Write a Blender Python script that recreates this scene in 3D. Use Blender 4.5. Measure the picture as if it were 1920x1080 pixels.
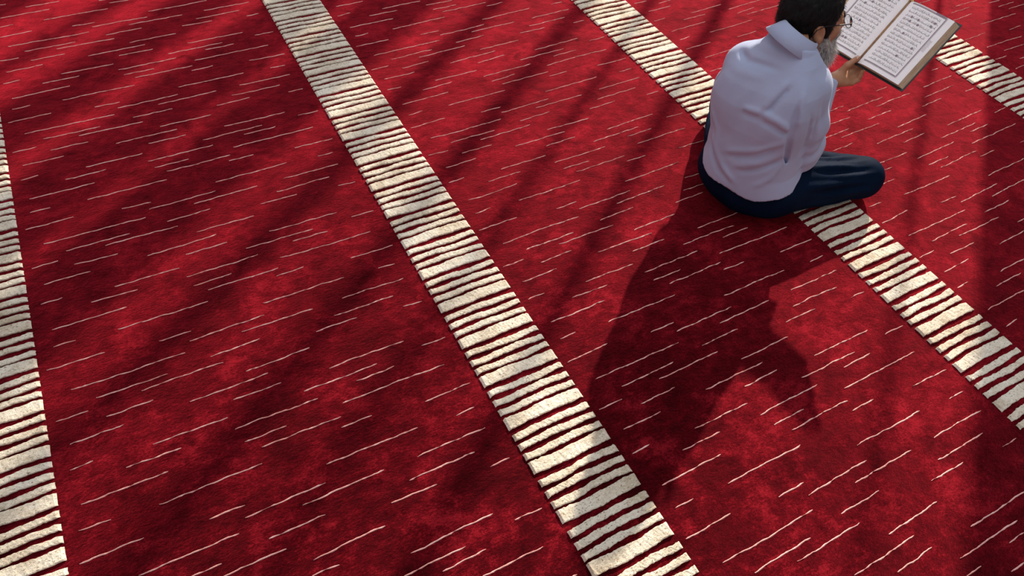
import bpy, math, random
import numpy as np
from mathutils import Vector, Matrix

# ------------------------------------------------------------------ clear
for o in list(bpy.data.objects):
    bpy.data.objects.remove(o, do_unlink=True)
scene = bpy.context.scene
col = scene.collection
random.seed(7)
rng = np.random.default_rng(11)

# ------------------------------------------------------------------ camera
CAM_H = 1.88                       # the photographer's eye height, metres
cam_data = bpy.data.cameras.new('camera')
cam_data.sensor_width = 36.0
cam_data.lens = 24.8646
cam_data.clip_start = 0.05
cam = bpy.data.objects.new('camera', cam_data)
cam.location = (0, 0, CAM_H)
cam.rotation_euler = (0.67993962, -0.06839516, -0.48951616)
col.objects.link(cam)
scene.camera = cam

# ------------------------------------------------------------------ world: even indoor daylight
world = bpy.data.worlds.new('world')
scene.world = world
world.use_nodes = True
bg = world.node_tree.nodes['Background']
bg.inputs['Color'].default_value = (0.93, 0.92, 1.0, 1)
bg.inputs['Strength'].default_value = 0.29

# ------------------------------------------------------------------ sun, low, through the tall windows
SUN_AZ, SUN_EL = math.radians(37.0), math.radians(25.3)
sun_data = bpy.data.lights.new('sun', 'SUN')
sun_data.energy = 5.6
sun_data.color = (1.0, 0.88, 0.74)
sun_data.angle = math.radians(0.80)
sun = bpy.data.objects.new('sun', sun_data)
sd = Vector((-math.cos(SUN_EL) * math.cos(SUN_AZ), -math.cos(SUN_EL) * math.sin(SUN_AZ), -math.sin(SUN_EL)))
sun.rotation_euler = sd.to_track_quat('-Z', 'Y').to_euler()
sun.location = (8, 6, 6)
col.objects.link(sun)

vs = scene.view_settings
vs.view_transform = 'Standard'
vs.look = 'None'
vs.exposure = 0.45
vs.gamma = 1.0
vs.use_curve_mapping = False

# skylight coming in through the three tall windows (one soft light in each opening)
WIN_X = 6.0
def window_y(n):                              # where a sunlight stripe edge meets the window wall
    return (WIN_X * math.sin(SUN_AZ) - n * CAM_H) / math.cos(SUN_AZ)
BAYS = [(0.515, -0.875), (-1.05, -1.08), (-1.25, -1.72)]
for na, nb in BAYS:
    ya, yb = window_y(na), window_y(nb)
    al = bpy.data.lights.new('window_skylight', 'AREA')
    al.shape = 'RECTANGLE'; al.size = 3.7; al.size_y = yb - ya
    al.energy = 7.5 * 3.7 * (yb - ya)
    al.color = (0.86, 0.90, 1.0)
    ao = bpy.data.objects.new('window_skylight', al)
    ao.location = (WIN_X - .03, (ya + yb) / 2, 2.36)
    ao.rotation_euler = (0, math.radians(90), 0)
    col.objects.link(ao)

# added overhead fill, brightens the pages and other upward faces
dl = bpy.data.lights.new('overhead_fill', 'AREA')
dl.shape = 'RECTANGLE'; dl.size = 5.0; dl.size_y = 5.0
dl.energy = 88.0
dl.color = (0.90, 0.93, 1.0)
dlo = bpy.data.objects.new('overhead_fill', dl)
dlo.location = (1.6, 1.8, 5.8)
col.objects.link(dlo)

# ------------------------------------------------------------------ helpers
def tag(o, label=None, cat=None, group=None, kind=None):
    if label: o['label'] = label
    if cat: o['category'] = cat
    if group: o['group'] = group
    if kind: o['kind'] = kind
    return o

def obj(name, data, parent=None, mat=None):
    o = bpy.data.objects.new(name, data)
    col.objects.link(o)
    if parent is not None:
        o.parent = parent
    if mat is not None and data is not None:
        if len(data.materials) == 0:
            data.materials.append(mat)
    return o

def mesh(name, verts, faces, smooth=False):
    m = bpy.data.meshes.new(name)
    m.from_pydata([tuple(map(float, v)) for v in verts], [], [tuple(int(i) for i in f) for f in faces])
    m.update()
    if smooth:
        m.polygons.foreach_set('use_smooth', [True] * len(m.polygons))
    return m

def box_data(x0, x1, y0, y1, z0, z1):
    v = [(x0, y0, z0), (x1, y0, z0), (x1, y1, z0), (x0, y1, z0), (x0, y0, z1), (x1, y0, z1), (x1, y1, z1), (x0, y1, z1)]
    f = [(0, 3, 2, 1), (4, 5, 6, 7), (0, 1, 5, 4), (1, 2, 6, 5), (2, 3, 7, 6), (3, 0, 4, 7)]
    return v, f

class MB:
    """collects pieces of one part"""
    def __init__(s): s.v, s.f = [], []
    def add(s, v, f):
        n = len(s.v); s.v += [tuple(map(float, q)) for q in v]; s.f += [tuple(int(i) + n for i in q) for q in f]
        return s
    def box(s, *a): return s.add(*box_data(*a))
    def tube(s, pts, r, seg=8, cap=True):
        pts = [Vector(q) for q in pts]; n = len(pts)
        rr = r if isinstance(r, (list, tuple)) else [r] * n
        v, f = [], []
        up = Vector((0, 0, 1))
        for i in range(n):
            t = (pts[min(i + 1, n - 1)] - pts[max(i - 1, 0)]).normalized()
            a = t.cross(up)
            if a.length < 1e-3: a = t.cross(Vector((1, 0, 0)))
            a.normalize(); b = t.cross(a)
            for k in range(seg):
                an = 2 * math.pi * k / seg
                v.append(pts[i] + a * (rr[i] * math.cos(an)) + b * (rr[i] * math.sin(an)))
        for i in range(n - 1):
            for k in range(seg):
                k2 = (k + 1) % seg
                f.append((i * seg + k, i * seg + k2, (i + 1) * seg + k2, (i + 1) * seg + k))
        if cap:
            f.append(tuple(range(seg))[::-1]); f.append(tuple((n - 1) * seg + k for k in range(seg)))
        return s.add(v, f)
    def build(s, name, mat, parent=None, smooth=False):
        return obj(name, mesh(name, s.v, s.f, smooth), parent, mat)

def material(name):
    m = bpy.data.materials.new(name); m.use_nodes = True
    nt = m.node_tree
    return m, nt, nt.nodes['Principled BSDF']

def N(nt, t, **kw):
    n = nt.nodes.new(t)
    for k, v in kw.items():
        if k in n.inputs: n.inputs[k].default_value = v
        else: setattr(n, k, v)
    return n

def ramp(nt, src, stops):
    r = nt.nodes.new('ShaderNodeValToRGB')
    e = r.color_ramp.elements
    while len(e) < len(stops): e.new(0.5)
    for i, (p, c) in enumerate(stops):
        e[i].position = p; e[i].color = (*c, 1) if len(c) == 3 else c
    nt.links.new(src, r.inputs[0])
    return r

def noise(nt, vec, scale, detail=3, rough=0.55, dist=0.0):
    n = N(nt, 'ShaderNodeTexNoise', Scale=scale, Detail=detail, Roughness=rough, Distortion=dist)
    if vec is not None: nt.links.new(vec, n.inputs['Vector'])
    return n

def mapping(nt, src, scale=(1, 1, 1), rot=(0, 0, 0)):
    m = nt.nodes.new('ShaderNodeMapping')
    m.inputs['Scale'].default_value = scale; m.inputs['Rotation'].default_value = rot
    nt.links.new(src, m.inputs['Vector'])
    return m.outputs[0]

def bump(nt, height, strength, dist, prev=None):
    b = N(nt, 'ShaderNodeBump', Strength=strength, Distance=dist)
    nt.links.new(height, b.inputs['Height'])
    if prev is not None: nt.links.new(prev, b.inputs['Normal'])
    return b.outputs[0]

def simple(name, color, rough=0.6, metal=0.0, vary=0.0, vscale=40, bscale=0, bstr=0.2, bdist=0.001, **kw):
    m, nt, p = material(name)
    tc = nt.nodes.new('ShaderNodeTexCoord').outputs['Object']
    if vary > 0:
        n = noise(nt, tc, vscale, 3)
        lo = tuple(max(0, c * (1 - vary)) for c in color); hi = tuple(min(1, c * (1 + vary)) for c in color)
        r = ramp(nt, n.outputs[0], [(0.3, lo), (0.7, hi)])
        nt.links.new(r.outputs[0], p.inputs['Base Color'])
    else:
        p.inputs['Base Color'].default_value = (*color, 1)
    p.inputs['Roughness'].default_value = rough
    p.inputs['Metallic'].default_value = metal
    for k, v in kw.items():
        k = k.replace('_', ' ')
        if k in p.inputs: p.inputs[k].default_value = v
    if bscale:
        n = noise(nt, tc, bscale, 4)
        nt.links.new(bump(nt, n.outputs[0], bstr, bdist), p.inputs['Normal'])
    return m

# ------------------------------------------------------------------ materials
def carpet_material(name, stops, flecks, sheen, tint):
    m, nt, p = material(name)
    tc = nt.nodes.new('ShaderNodeTexCoord').outputs['Generated']
    geo = nt.nodes.new('ShaderNodeNewGeometry').outputs['Position']
    # brushed-nap shading painted into the colour in cloudy patches, plus tuft-to-tuft tone
    big = noise(nt, geo, 5.0, 5, 0.6, 0.5)
    patch = noise(nt, mapping(nt, geo, (22, 34, 20), (0, 0, .5)), 1.0, 3, 0.6, 0.3)
    tuft = noise(nt, mapping(nt, geo, (120, 190, 150)), 1.0, 4, 0.75)
    acc = None
    for src, k in ((big, 1.25), (patch, 0.85), (tuft, 1.05)):
        q = N(nt, 'ShaderNodeMath', operation='MULTIPLY_ADD')
        nt.links.new(src.outputs[0], q.inputs[0]); q.inputs[1].default_value = k
        if acc is None: q.inputs[2].default_value = 0.5 - (1.25 + 0.85 + 1.05) / 2
        else: nt.links.new(acc, q.inputs[2])
        acc = q.outputs[0]
    mixv = q
    r = ramp(nt, mixv.outputs[0], stops)
    colour = r.outputs[0]
    if flecks:
        fl = noise(nt, mapping(nt, geo, (150, 230, 200)), 1.0, 2, 0.5)
        fr = ramp(nt, fl.outputs[0], [(0.60, (0, 0, 0)), (0.72, (1, 1, 1))])
        mx = nt.nodes.new('ShaderNodeMix'); mx.data_type = 'RGBA'
        nt.links.new(fr.outputs[0], mx.inputs['Factor'])
        nt.links.new(colour, mx.inputs['A']); mx.inputs['B'].default_value = (*flecks, 1)
        colour = mx.outputs['Result']
    nt.links.new(colour, p.inputs['Base Color'])
    p.inputs['Roughness'].default_value = 0.95
    p.inputs['Specular IOR Level'].default_value = 0.03
    # the pile lies in brushed patches, so its sheen comes and goes
    lay = noise(nt, mapping(nt, geo, (10, 15, 10), (0, 0, .6)), 1.0, 5, 0.68, 0.8)
    lr = ramp(nt, lay.outputs[0], [(0.30, (sheen * .48,) * 3), (0.5, (sheen * .96,) * 3), (0.66, (min(1, sheen * 1.3),) * 3)])
    nt.links.new(lr.outputs[0], p.inputs['Sheen Weight'])
    p.inputs['Sheen Roughness'].default_value = 0.5
    p.inputs['Sheen Tint'].default_value = (*tint, 1)
    # relief: nap brushed in waves, then the tufts
    nap = noise(nt, mapping(nt, geo, (9, 12, 1), (0, 0, 0.5)), 1.0, 3, 0.5, 0.3)
    b1 = bump(nt, nap.outputs[0], 0.30, 0.03)
    mid = noise(nt, mapping(nt, geo, (70, 130, 90)), 1.0, 3, 0.6)
    b2 = bump(nt, mid.outputs[0], 0.5, 0.006, b1)
    fine = noise(nt, mapping(nt, geo, (330, 520, 400)), 1.0, 2, 0.6)
    b3 = bump(nt, fine.outputs[0], 0.75, 0.003, b2)
    nt.links.new(b3, p.inputs['Normal'])
    return m

M = {}
M['red'] = carpet_material('red_pile', [(0.20, (0.004, 0.0001, 0.0004)), (0.42, (0.024, 0.0002, 0.0014)), (0.58, (0.064, 0.0008, 0.003)), (0.82, (0.21, 0.007, 0.013))], None, 0.95, (1.0, 0.040, 0.072))
M['cream'] = carpet_material('cream_pile', [(0.15, (0.48, 0.39, 0.27)), (0.5, (0.73, 0.645, 0.50)), (0.85, (0.88, 0.82, 0.68))], (0.22, 0.15, 0.09), 0.25, (1.0, 0.95, 0.9))
M['dash'] = carpet_material('dash_yarn', [(0.25, (0.80, 0.34, 0.30)), (0.5, (0.92, 0.50, 0.44)), (0.8, (0.98, 0.66, 0.58))], None, 0.2, (1.0, 0.7, 0.65))
M['concrete'] = simple('screed', (0.30, 0.28, 0.26), 0.9, vary=0.2, vscale=6, bscale=60)
M['plaster'] = simple('plaster', (0.62, 0.58, 0.52), 0.85, vary=0.06, vscale=5, bscale=90, bstr=0.1)
M['joinery'] = simple('dark_joinery', (0.055, 0.035, 0.022), 0.5, vary=0.25, vscale=30)

# ------------------------------------------------------------------ room shell
H = CAM_H
WX = 6.0
CY0, CY1, CX0, CX1 = -3.2, 9.0, -3.9, WX
floor = obj('floor', mesh('floor', *box_data(CX0 - .2, CX1 + .4, CY0 - .2, CY1 + .2, -0.12, -0.016)), None, M['concrete'])
tag(floor, 'grey screed floor under the red carpet', None, kind='structure')

def wy(n):                                  # where a sunlight stripe edge meets the window wall
    return (WX * math.sin(SUN_AZ) - n * H) / math.cos(SUN_AZ)

SILL, HEAD, TOP = 0.42, 4.3, 4.9
wall = MB()
wall.box(WX, WX + .03, CY0, wy(0.515), 0, TOP)
wall.box(WX, WX + .03, wy(0.515), CY1, 0, SILL)
wall.box(WX, WX + .03, wy(0.515), CY1, HEAD, TOP)
wall.box(WX, WX + .03, wy(-1.72), CY1, SILL, HEAD)
for n0, n1 in ((-1.05, -0.875), (-1.25, -1.08)):     # masonry piers between the windows
    wall.box(WX, WX + .03, wy(n0), wy(n1), SILL, HEAD) if wy(n0) < wy(n1) else wall.box(WX, WX + .03, wy(n1), wy(n0), SILL, HEAD)
wo = wall.build('wall_front', M['plaster'])
tag(wo, 'pale plaster wall with tall windows facing the sun', None, kind='structure')
bays = [(0.515, -0.875, [(0.345, 0.012), (-0.220, 0.036), (-0.402, 0.024), (-0.560, 0.050), (-0.770, 0.054)]),
        (-1.05, -1.08, []),
        (-1.25, -1.72, [(-1.415, 0.150), (-1.595, 0.050)])]
for i, (na, nb, ms) in enumerate(bays):
    y0, y1 = wy(na), wy(nb)
    fr = MB()
    fr.box(WX + .06, WX + .14, y0, y1, SILL, SILL + .05); fr.box(WX + .06, WX + .14, y0, y1, HEAD - .05, HEAD)
    w = fr.build('window_%d' % (i + 1), M['joinery'])
    tag(w, 'tall dark framed window with slim upright posts', None, kind='structure')
    for k in range(14 if i == 0 else 0):     # bars added across the upper light to dim the sun on the carpet
        zb = 3.17 + .08 * k
        MB().box(WX + .09, WX + .10, wy(-0.30), y1, zb, zb + .020).build('added_dimming_bar', M['joinery'], w)
    for nc, wd in ms:
        q = wd * H / math.cos(SUN_AZ) / 2
        MB().box(WX + .09, WX + .11, wy(nc) - q, wy(nc) + q, SILL + .05, HEAD - .05).build('mullion', M['joinery'], w)

# ------------------------------------------------------------------ carpet
carpet = obj('carpet', None)
carpet.empty_display_size = 0.2
tag(carpet, 'deep red pile carpet with cream striped bands and short cream dashes', 'carpet')
nx, ny = 48, 60
gx = np.linspace(CX0, CX1, nx + 1); gy = np.linspace(CY0, CY1, ny + 1)
vv = [(x, y, 0.0) for y in gy for x in gx]
ff = [(j * (nx + 1) + i, j * (nx + 1) + i + 1, (j + 1) * (nx + 1) + i + 1, (j + 1) * (nx + 1) + i) for j in range(ny) for i in range(nx)]
nb0 = len(vv)
vv += [(CX0, CY0, -0.016), (CX1, CY0, -0.016), (CX1, CY1, -0.016), (CX0, CY1, -0.016)]
ff += [(nb0, nb0 + 3, nb0 + 2, nb0 + 1)]
obj('red_pile', mesh('red_pile', vv, ff), carpet, M['red'])

CR = np.array(cam.rotation_euler.to_matrix())
F_PX = 24.8646 * 1920 / 36
def in_view(x, y, z=0.0, margin=25):
    d = (np.array([x, y, z]) - np.array([0, 0, CAM_H])) @ CR
    if d[2] > -0.05: return False
    u = 960 + F_PX * d[0] / -d[2]; v = 540 - F_PX * d[1] / -d[2]
    return -margin < u < 1920 + margin and -margin < v < 1080 + margin

def bar_mesh(name, width, depth, seed, height=0.0085):
    """one carved bar of pile, ragged along both edges; x from 0 to width, y from 0 down to -depth"""
    r = np.random.default_rng(seed)
    n = 44
    x = np.linspace(0, width, n)
    def edge(amp):
        e = np.zeros(n)
        for k, a in ((1.3, .9), (2.7, .75), (6, .5), (13, .3), (21, .3)):
            e += a * np.sin(2 * np.pi * (k * x / width + r.random()))
        e += r.normal(0, .38, n)
        return e * amp
    sway = np.sin(2 * np.pi * (x / width * r.uniform(.6, 1.4) + r.random())) * 0.0022
    t = edge(0.00125) + sway; b = -depth + edge(0.00125) + sway
    rows = [(t - .0012, 0.0), (t + .0010, height * .5), (t + .0006, height * .85), (t - .0016, height), ((t + b) / 2, height * 1.03), (b + .0016, height), (b - .0006, height * .85), (b - .0010, height * .5), (b + .0012, 0.0)]
    v, f = [], []
    for k, (yy, zz) in enumerate(rows):
        for i in range(n):
            xx = x[i]
            if i == 0: xx -= r.uniform(0, .0018) * (1 if k % 2 else .4)
            if i == n - 1: xx += r.uniform(0, .0018) * (1 if k % 2 else .4)
            z = zz * (0.25 if i in (0, n - 1) else 1) + (r.normal(0, .0004) if 0 < k < 8 else 0)
            v.append((xx, yy[i], max(z, 0.0)))
    for k in range(len(rows) - 1):
        for i in range(n - 1):
            f.append((k * n + i, (k + 1) * n + i, (k + 1) * n + i + 1, k * n + i + 1))
    return mesh(name, v, f, False)

#            x0       x1      period   y of a wide bar's far edge   y range (in camera heights)
bands = [(-1.232, -1.085, 0.0838, 0.0377),
         (-0.466, -0.3190, 0.0836, 0.5419),
         (0.3020, 0.4390, 0.08404, 0.1995),
         (1.0665, 1.2075, 0.0851, 0.2027),
         (1.8360, 1.9840, 0.0850, 0.7975),
         (2.6030, 2.7500, 0.0850, 0.7975)]
pat = [(0.0000, 0.0192, 'wide'), (0.0300, 0.0100, 'narrow'), (0.0487, 0.0098, 'narrow'), (0.0673, 0.0094, 'narrow')]
protos = {}
rest = MB()
bar_count = 0
for bi, (x0, x1, per, ph) in enumerate(bands):
    wdt = (x1 - x0) * H
    kmin = int(math.floor((CY0 / H - ph) / per)) + 1; kmax = int(math.floor((CY1 / H - ph) / per))
    for k in range(kmin, kmax):
        for off, dep, kind in pat:
            yt = (ph + k * per - off) * H
            if yt - dep * H < CY0 + .02 or yt > CY1 - .02: continue
            var = rng.integers(0, 9)
            key = (bi, kind, var)
            if key not in protos:
                protos[key] = bar_mesh('stripe_bar', wdt, dep * H, 1000 * bi + (500 if kind == 'wide' else 0) + int(var))
                protos[key].materials.append(M['cream'])
            vis = any(in_view(x0 * H + wdt * q, yt) for q in (0, .5, 1))
            if vis:
                o = obj('stripe_bar', protos[key], carpet)
                o.location = (x0 * H, yt, 0)
                bar_count += 1
            elif -2.2 < yt < 6.5 and -1.0 < x0 < 2.4:
                mm = protos[key]
                # off-frame bars: a light version
                rest.add([(x0 * H, yt, 0), (x0 * H + wdt, yt, 0), (x0 * H + wdt, yt - dep * H, 0), (x0 * H, yt - dep * H, 0),
                          (x0 * H + .002, yt - .002, .0055), (x0 * H + wdt - .002, yt - .002, .0055), (x0 * H + wdt - .002, yt - dep * H + .002, .0055), (x0 * H + .002, yt - dep * H + .002, .0055)],
                         [(4, 7, 6, 5), (0, 4, 5, 1), (1, 5, 6, 2), (2, 6, 7, 3), (3, 7, 4, 0)])
ro = rest.build('stripe_bars_beyond', M['cream'], carpet)
ro['kind'] = 'stuff'

DASH = "-524,-205,1490,1483 -369,-98,1028,1023 -450,-204,863,859 165,492,1109,1102 -529,-203,2126,2117 898,1223,217,217 59,332,944,938 -369,-97,1657,1652 165,489,1740,1730 -548,-330,1116,1111 -528,-205,2758,2751 172,412,611,610 895,1220,849,850 -36,196,859,857 -137,104,1159,1156 -180,39,892,893 -346,-111,1401,1398 60,332,1571,1565 -85,145,1073,1068 -230,-1,1304,1304 -533,-209,3402,3399 169,487,2372,2370 1054,1332,387,386 -369,-97,2290,2286 896,1221,1478,1483 -56,140,707,709 1601,1927,472,472 -350,-146,1211,1206 169,412,1240,1239 -183,49,1519,1523 76,306,1197,1195 -546,-331,1739,1737 -465,-267,1433,1429 -348,-112,2036,2029 165,487,3009,3006 -135,102,1784,1786 -32,196,1487,1482 295,509,853,851 -374,-99,2925,2920 -86,146,1700,1698 60,328,2202,2204 1083,1317,129,129 897,1220,2119,2117 1598,1927,1106,1106 -231,-2,1931,1936 1054,1330,1020,1019 1490,1763,307,305 247,447,798,795 -272,-108,769,766 1198,1430,29,32 167,413,1876,1870 -573,-421,958,955 73,308,1830,1825 -184,48,2154,2154 1498,1740,-72,-75 134,307,565,564 1243,1479,255,258 -58,139,1337,1340 -548,-334,2374,2372 -350,-148,1837,1833 898,1224,2753,2755 314,490,476,470 60,332,2841,2839 -139,101,2416,2416 879,1093,468,469 -37,193,2118,2120 959,1161,158,160 -467,-266,2063,2060 -347,-113,2669,2663 -375,-103,3568,3569 -88,146,2332,2332 1487,1766,942,940 1395,1630,220,220 296,512,1483,1478 1079,1316,762,764 1289,1531,518,522 1055,1331,1652,1654 1600,1836,-26,-27 -229,-2,2567,2564 1343,1578,434,434 1191,1425,666,667 249,451,1426,1422 169,413,2512,2508 2340,2672,867,872 -186,48,2790,2790 1599,1931,2383,2389 -578,-418,1590,1586 -140,10,810,807 73,306,2459,2461 -37,196,2753,2755 1242,1478,889,891 59,326,3480,3482 -60,139,1974,1972 -550,-336,3009,3014 1601,1847,610,609 1503,1738,564,562 -351,-117,3312,3305 -140,96,3056,3057 1056,1330,2288,2289 1075,1279,572,568 -87,147,2974,2972 -427,-284,1173,1168 -469,-267,2699,2696 -349,-150,2471,2469 -238,-5,3207,3208 879,1091,1102,1103 1369,1570,67,71 1080,1316,1393,1392 1494,1766,1574,1582 -550,-411,1309,1309 1191,1427,1299,1297 1292,1532,1148,1152 956,1158,791,794 292,505,2121,2118 -190,46,3436,3433 166,410,3152,3151 1342,1575,1068,1071 72,306,3101,3102 248,450,2060,2061 1243,1482,1518,1522 1729,1948,218,217 -40,195,3398,3396 1397,1619,852,857 1502,1740,1199,1197 -357,-152,3113,3109 1492,1767,2211,2218 1058,1331,2925,2930 1291,1535,1784,1786 -140,11,1436,1438 -59,138,2607,2604 1681,1884,160,159 1080,1316,2030,2034 879,1093,1731,1737 -474,-273,3340,3338 1369,1573,707,707 294,510,2758,2753 1193,1429,1936,1936 848,1004,314,314 1393,1626,1483,1491 1076,1276,1201,1199 -117,24,1257,1254 1344,1578,1701,1706 959,1161,1419,1422 -545,-341,3653,3656 1672,1925,1747,1752 1724,1946,858,857 -575,-424,2220,2220 178,311,759,753 -449,-322,1356,1356 2505,2785,1042,1044 247,448,2700,2696 1242,1478,2155,2162 227,352,532,532 1288,1533,2417,2423 1494,1765,2843,2852 386,535,1007,1008 -548,-409,1939,1937 1603,1848,1878,1887 -426,-287,1802,1795 1506,1741,1831,1838 3058,3381,1152,1164 1079,1317,2662,2670 1679,1887,799,797 1395,1631,2125,2128 1341,1579,2335,2338 878,1093,2368,2373 1193,1431,2568,2579 -63,135,3249,3248 1074,1279,1836,1838 294,507,3397,3397 960,1160,2060,2061 1245,1482,2793,2800 1504,1743,2469,2473 -451,-317,1989,1981 -140,9,2068,2071 847,1004,941,947 1342,1583,2978,2979 -123,-4,1108,1108 1609,1852,2515,2525 -577,-424,2853,2855 1289,1441,170,172 877,1094,3009,3009 382,536,1638,1635 245,445,3338,3341 1374,1568,1336,1343 1396,1631,2764,2767 2527,2768,782,785 2509,2792,2321,2332 1367,1572,1978,1974 177,312,1390,1388 -116,22,1885,1884 1603,1799,1245,1246 1076,1281,2472,2473 -552,-413,2569,2568 1311,1450,-18,-14 1726,1951,2133,2137 958,1161,2693,2698 -424,-286,2429,2429 998,1138,530,528 2320,2528,483,486 2693,2937,911,923 878,1014,664,664 2740,2990,1180,1192 2531,2771,1421,1427 228,350,1163,1163 -142,8,2705,2702 2945,3198,974,983 847,1005,1574,1576 1679,1888,2073,2079 2400,2613,809,814 1368,1574,2614,2617 -123,0,1735,1738 1284,1437,805,807 2792,3035,1095,1107 2648,2887,1325,1336 1078,1280,3111,3112 382,535,2275,2271 -453,-321,2619,2617 2693,2937,1551,1563 -263,-171,930,927 -118,21,2519,2516 2955,3204,1235,1247 1730,1948,2765,2770 975,1106,713,715 -432,-292,3072,3072 1815,1970,378,374 178,311,2022,2019 997,1138,1160,1156 3060,3311,1288,1300 -554,-417,3207,3211 1608,1745,122,120 3965,4259,1827,1826 1683,1889,2708,2712 3802,4084,1656,1657 2848,3075,879,891 227,352,1796,1793 1311,1449,619,622 876,1014,1293,1295 2851,3089,1522,1534 -145,6,3346,3349 379,535,2920,2913 1285,1440,1433,1439 849,1005,2209,2215 2344,2561,2149,2157 2325,2549,2398,2410 -124,-1,2370,2368 -457,-325,3260,3259 2804,3042,2385,2392 -563,-486,1046,1041 -121,19,3163,3161 -436,-293,3714,3713 1307,1452,1250,1252 1813,1972,1015,1015 -575,-491,1399,1397 174,309,2657,2658 -339,-263,803,801 996,1138,1792,1792 -266,-171,1558,1557 1305,1427,473,474 849,1006,2850,2849 977,1106,1344,1347 134,227,1033,1033 2745,2972,2461,2473 -558,-430,3489,3495 226,352,2431,2432 1609,1745,758,758 2825,3031,1373,1384 879,1013,1930,1935 3131,3349,1481,1493 1289,1438,2073,2079 -126,-4,3012,3009 974,1108,1984,1983 2532,2737,2505,2515 3190,3407,1541,1553 174,307,3302,3296 875,1015,2565,2564 2797,2995,1737,1748 2556,2731,1226,1229 1310,1451,1887,1890 998,1139,2428,2435 -269,-172,2194,2188 1659,1782,532,534 457,539,568,563 -71,-1,671,667 1608,1745,1392,1395 1819,1978,2293,2291 2293,2449,961,971 225,350,3074,3073 1300,1419,1104,1106 1289,1439,2709,2716 1161,1257,290,290 131,224,1664,1667 998,1140,3073,3070 2642,2801,682,689 2443,2589,544,547 2514,2676,1513,1513 1819,1958,1654,1651 1311,1455,2521,2533 -575,-496,2026,2028 2736,2896,828,833 2319,2461,676,682 977,1108,2613,2618 878,1015,3210,3211 2521,2666,586,589 1305,1426,1738,1736 2453,2611,1448,1456 2415,2554,732,733 1662,1783,1166,1166 1292,1432,3064,3060 1610,1745,2027,2033 -267,-173,2830,2827 2301,2454,2243,2247 847,931,753,754 134,227,2299,2299 1659,1785,1803,1807 457,538,1198,1195 1612,1747,2669,2667 1160,1254,923,923 -560,-502,1229,1231 2741,2897,1468,1474 -578,-496,2660,2660 1306,1428,2371,2381 1566,1658,401,401 1307,1433,3015,3014 1665,1792,2437,2441 -551,-489,1670,1669 -269,-175,3474,3469 453,537,1826,1824 2767,2910,1283,1291 3989,4169,2013,2010 2451,2595,2466,2468 1679,1786,1435,1434 -566,-504,1857,1859 845,930,1380,1382 2327,2467,2598,2601 2424,2551,1369,1373 1562,1656,1038,1035 136,226,2937,2939 3746,3917,1751,1757 1729,1832,1493,1489 467,529,735,735 1164,1255,1553,1556 3866,4026,1601,1598 2755,2882,1129,1133 3063,3204,1436,1443 872,937,397,397 -553,-489,2301,2300 456,540,2467,2464 846,930,2026,2021 -89,-1,3618,3614 3846,4010,1912,1920 449,510,924,927 1163,1256,2191,2191 2614,2742,2234,2238 1891,1978,569,568 1567,1660,1673,1671 3903,4058,1973,1975 -572,-500,3301,3297 465,529,1366,1361 857,919,587,589 2293,2407,2047,2050 3122,3247,1211,1215 1162,1257,2832,2832 1661,1728,-107,-107 455,539,3107,3106 -556,-491,2935,2937 -566,-508,2487,2492 1567,1661,2305,2308 2762,2888,2412,2424 846,928,2652,2653 856,920,1217,1218 1476,1534,-113,-114 -573,-511,3127,3131 465,530,2002,1997 451,510,1556,1552 872,932,1029,1031 1893,1979,1845,1841 2611,2704,945,944 2286,2372,768,771 2450,2542,1125,1128 4266,4405,1877,1878 1901,1967,99,99 1571,1663,2947,2951 4225,4362,1914,1917 853,920,1847,1851 2611,2707,1585,1587 873,938,1657,1660 1598,1653,-163,-163 3019,3116,1074,1077 1895,1982,2483,2486 449,509,2191,2191 1888,1951,292,292 447,511,2832,2828 467,529,2635,2633 873,938,2291,2296 1901,1965,739,739 857,920,2488,2486 1884,1951,930,934 -551,-498,3576,3578 2314,2383,1051,1049 874,938,2931,2934 2300,2379,2692,2690 857,921,3125,3131 2318,2382,403,408 2426,2507,2647,2652 2300,2363,601,604 1906,1972,2015,2016 463,521,3279,3280 1888,1955,2210,2211 3354,3443,1261,1269 3748,3837,1563,1561 4073,4174,1726,1730 3813,3906,2114,2115 2945,3022,1610,1615 2300,2370,2512,2514 1887,1951,2844,2844 4210,4298,1965,1962 1904,1967,2651,2651 2321,2387,2322,2327 3361,3430,1434,1437 2537,2590,1187,1186 3777,3853,1464,1469 2728,2786,1689,1689 3347,3412,1626,1628 511,534,369,368 2819,2863,732,735 -130,-102,3657,3653 -536,-512,3769,3769 3882,3918,1517,1518 3278,3308,1063,1065"
dashes = [tuple(int(q) / 1000 for q in s.split(',')) for s in DASH.split()]
def dash_geo(x0, x1, y0, y1, r):
    L = x1 - x0; n = max(5, int(L / 0.009))
    t = np.linspace(0, 1, n)
    y = y0 + (y1 - y0) * t
    wob = np.cumsum(r.normal(0, .0006, n)); wob -= np.linspace(wob[0], wob[-1], n)
    y = y + wob + .0008 * np.sin(2 * np.pi * (t * L / .07 + r.random()))
    hw = 0.00185 * r.uniform(.70, 1.25, n); hw[0] *= .5; hw[-1] *= .5
    gone = r.random(n) < .08
    hw = np.where(gone, hw * .35, hw)
    z = 0.0022 * r.uniform(.8, 1.3, n)
    v, f = [], []
    for i in range(n):
        xx = x0 + L * t[i]
        v += [(xx, y[i] + hw[i], 0.0003), (xx, y[i], z[i]), (xx, y[i] - hw[i], 0.0003)]
    for i in range(n - 1):
        a = 3 * i; b = a + 3
        f += [(a, a + 1, b + 1, b), (a + 1, a + 2, b + 2, b + 1)]
    return v, f
small = MB()
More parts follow.
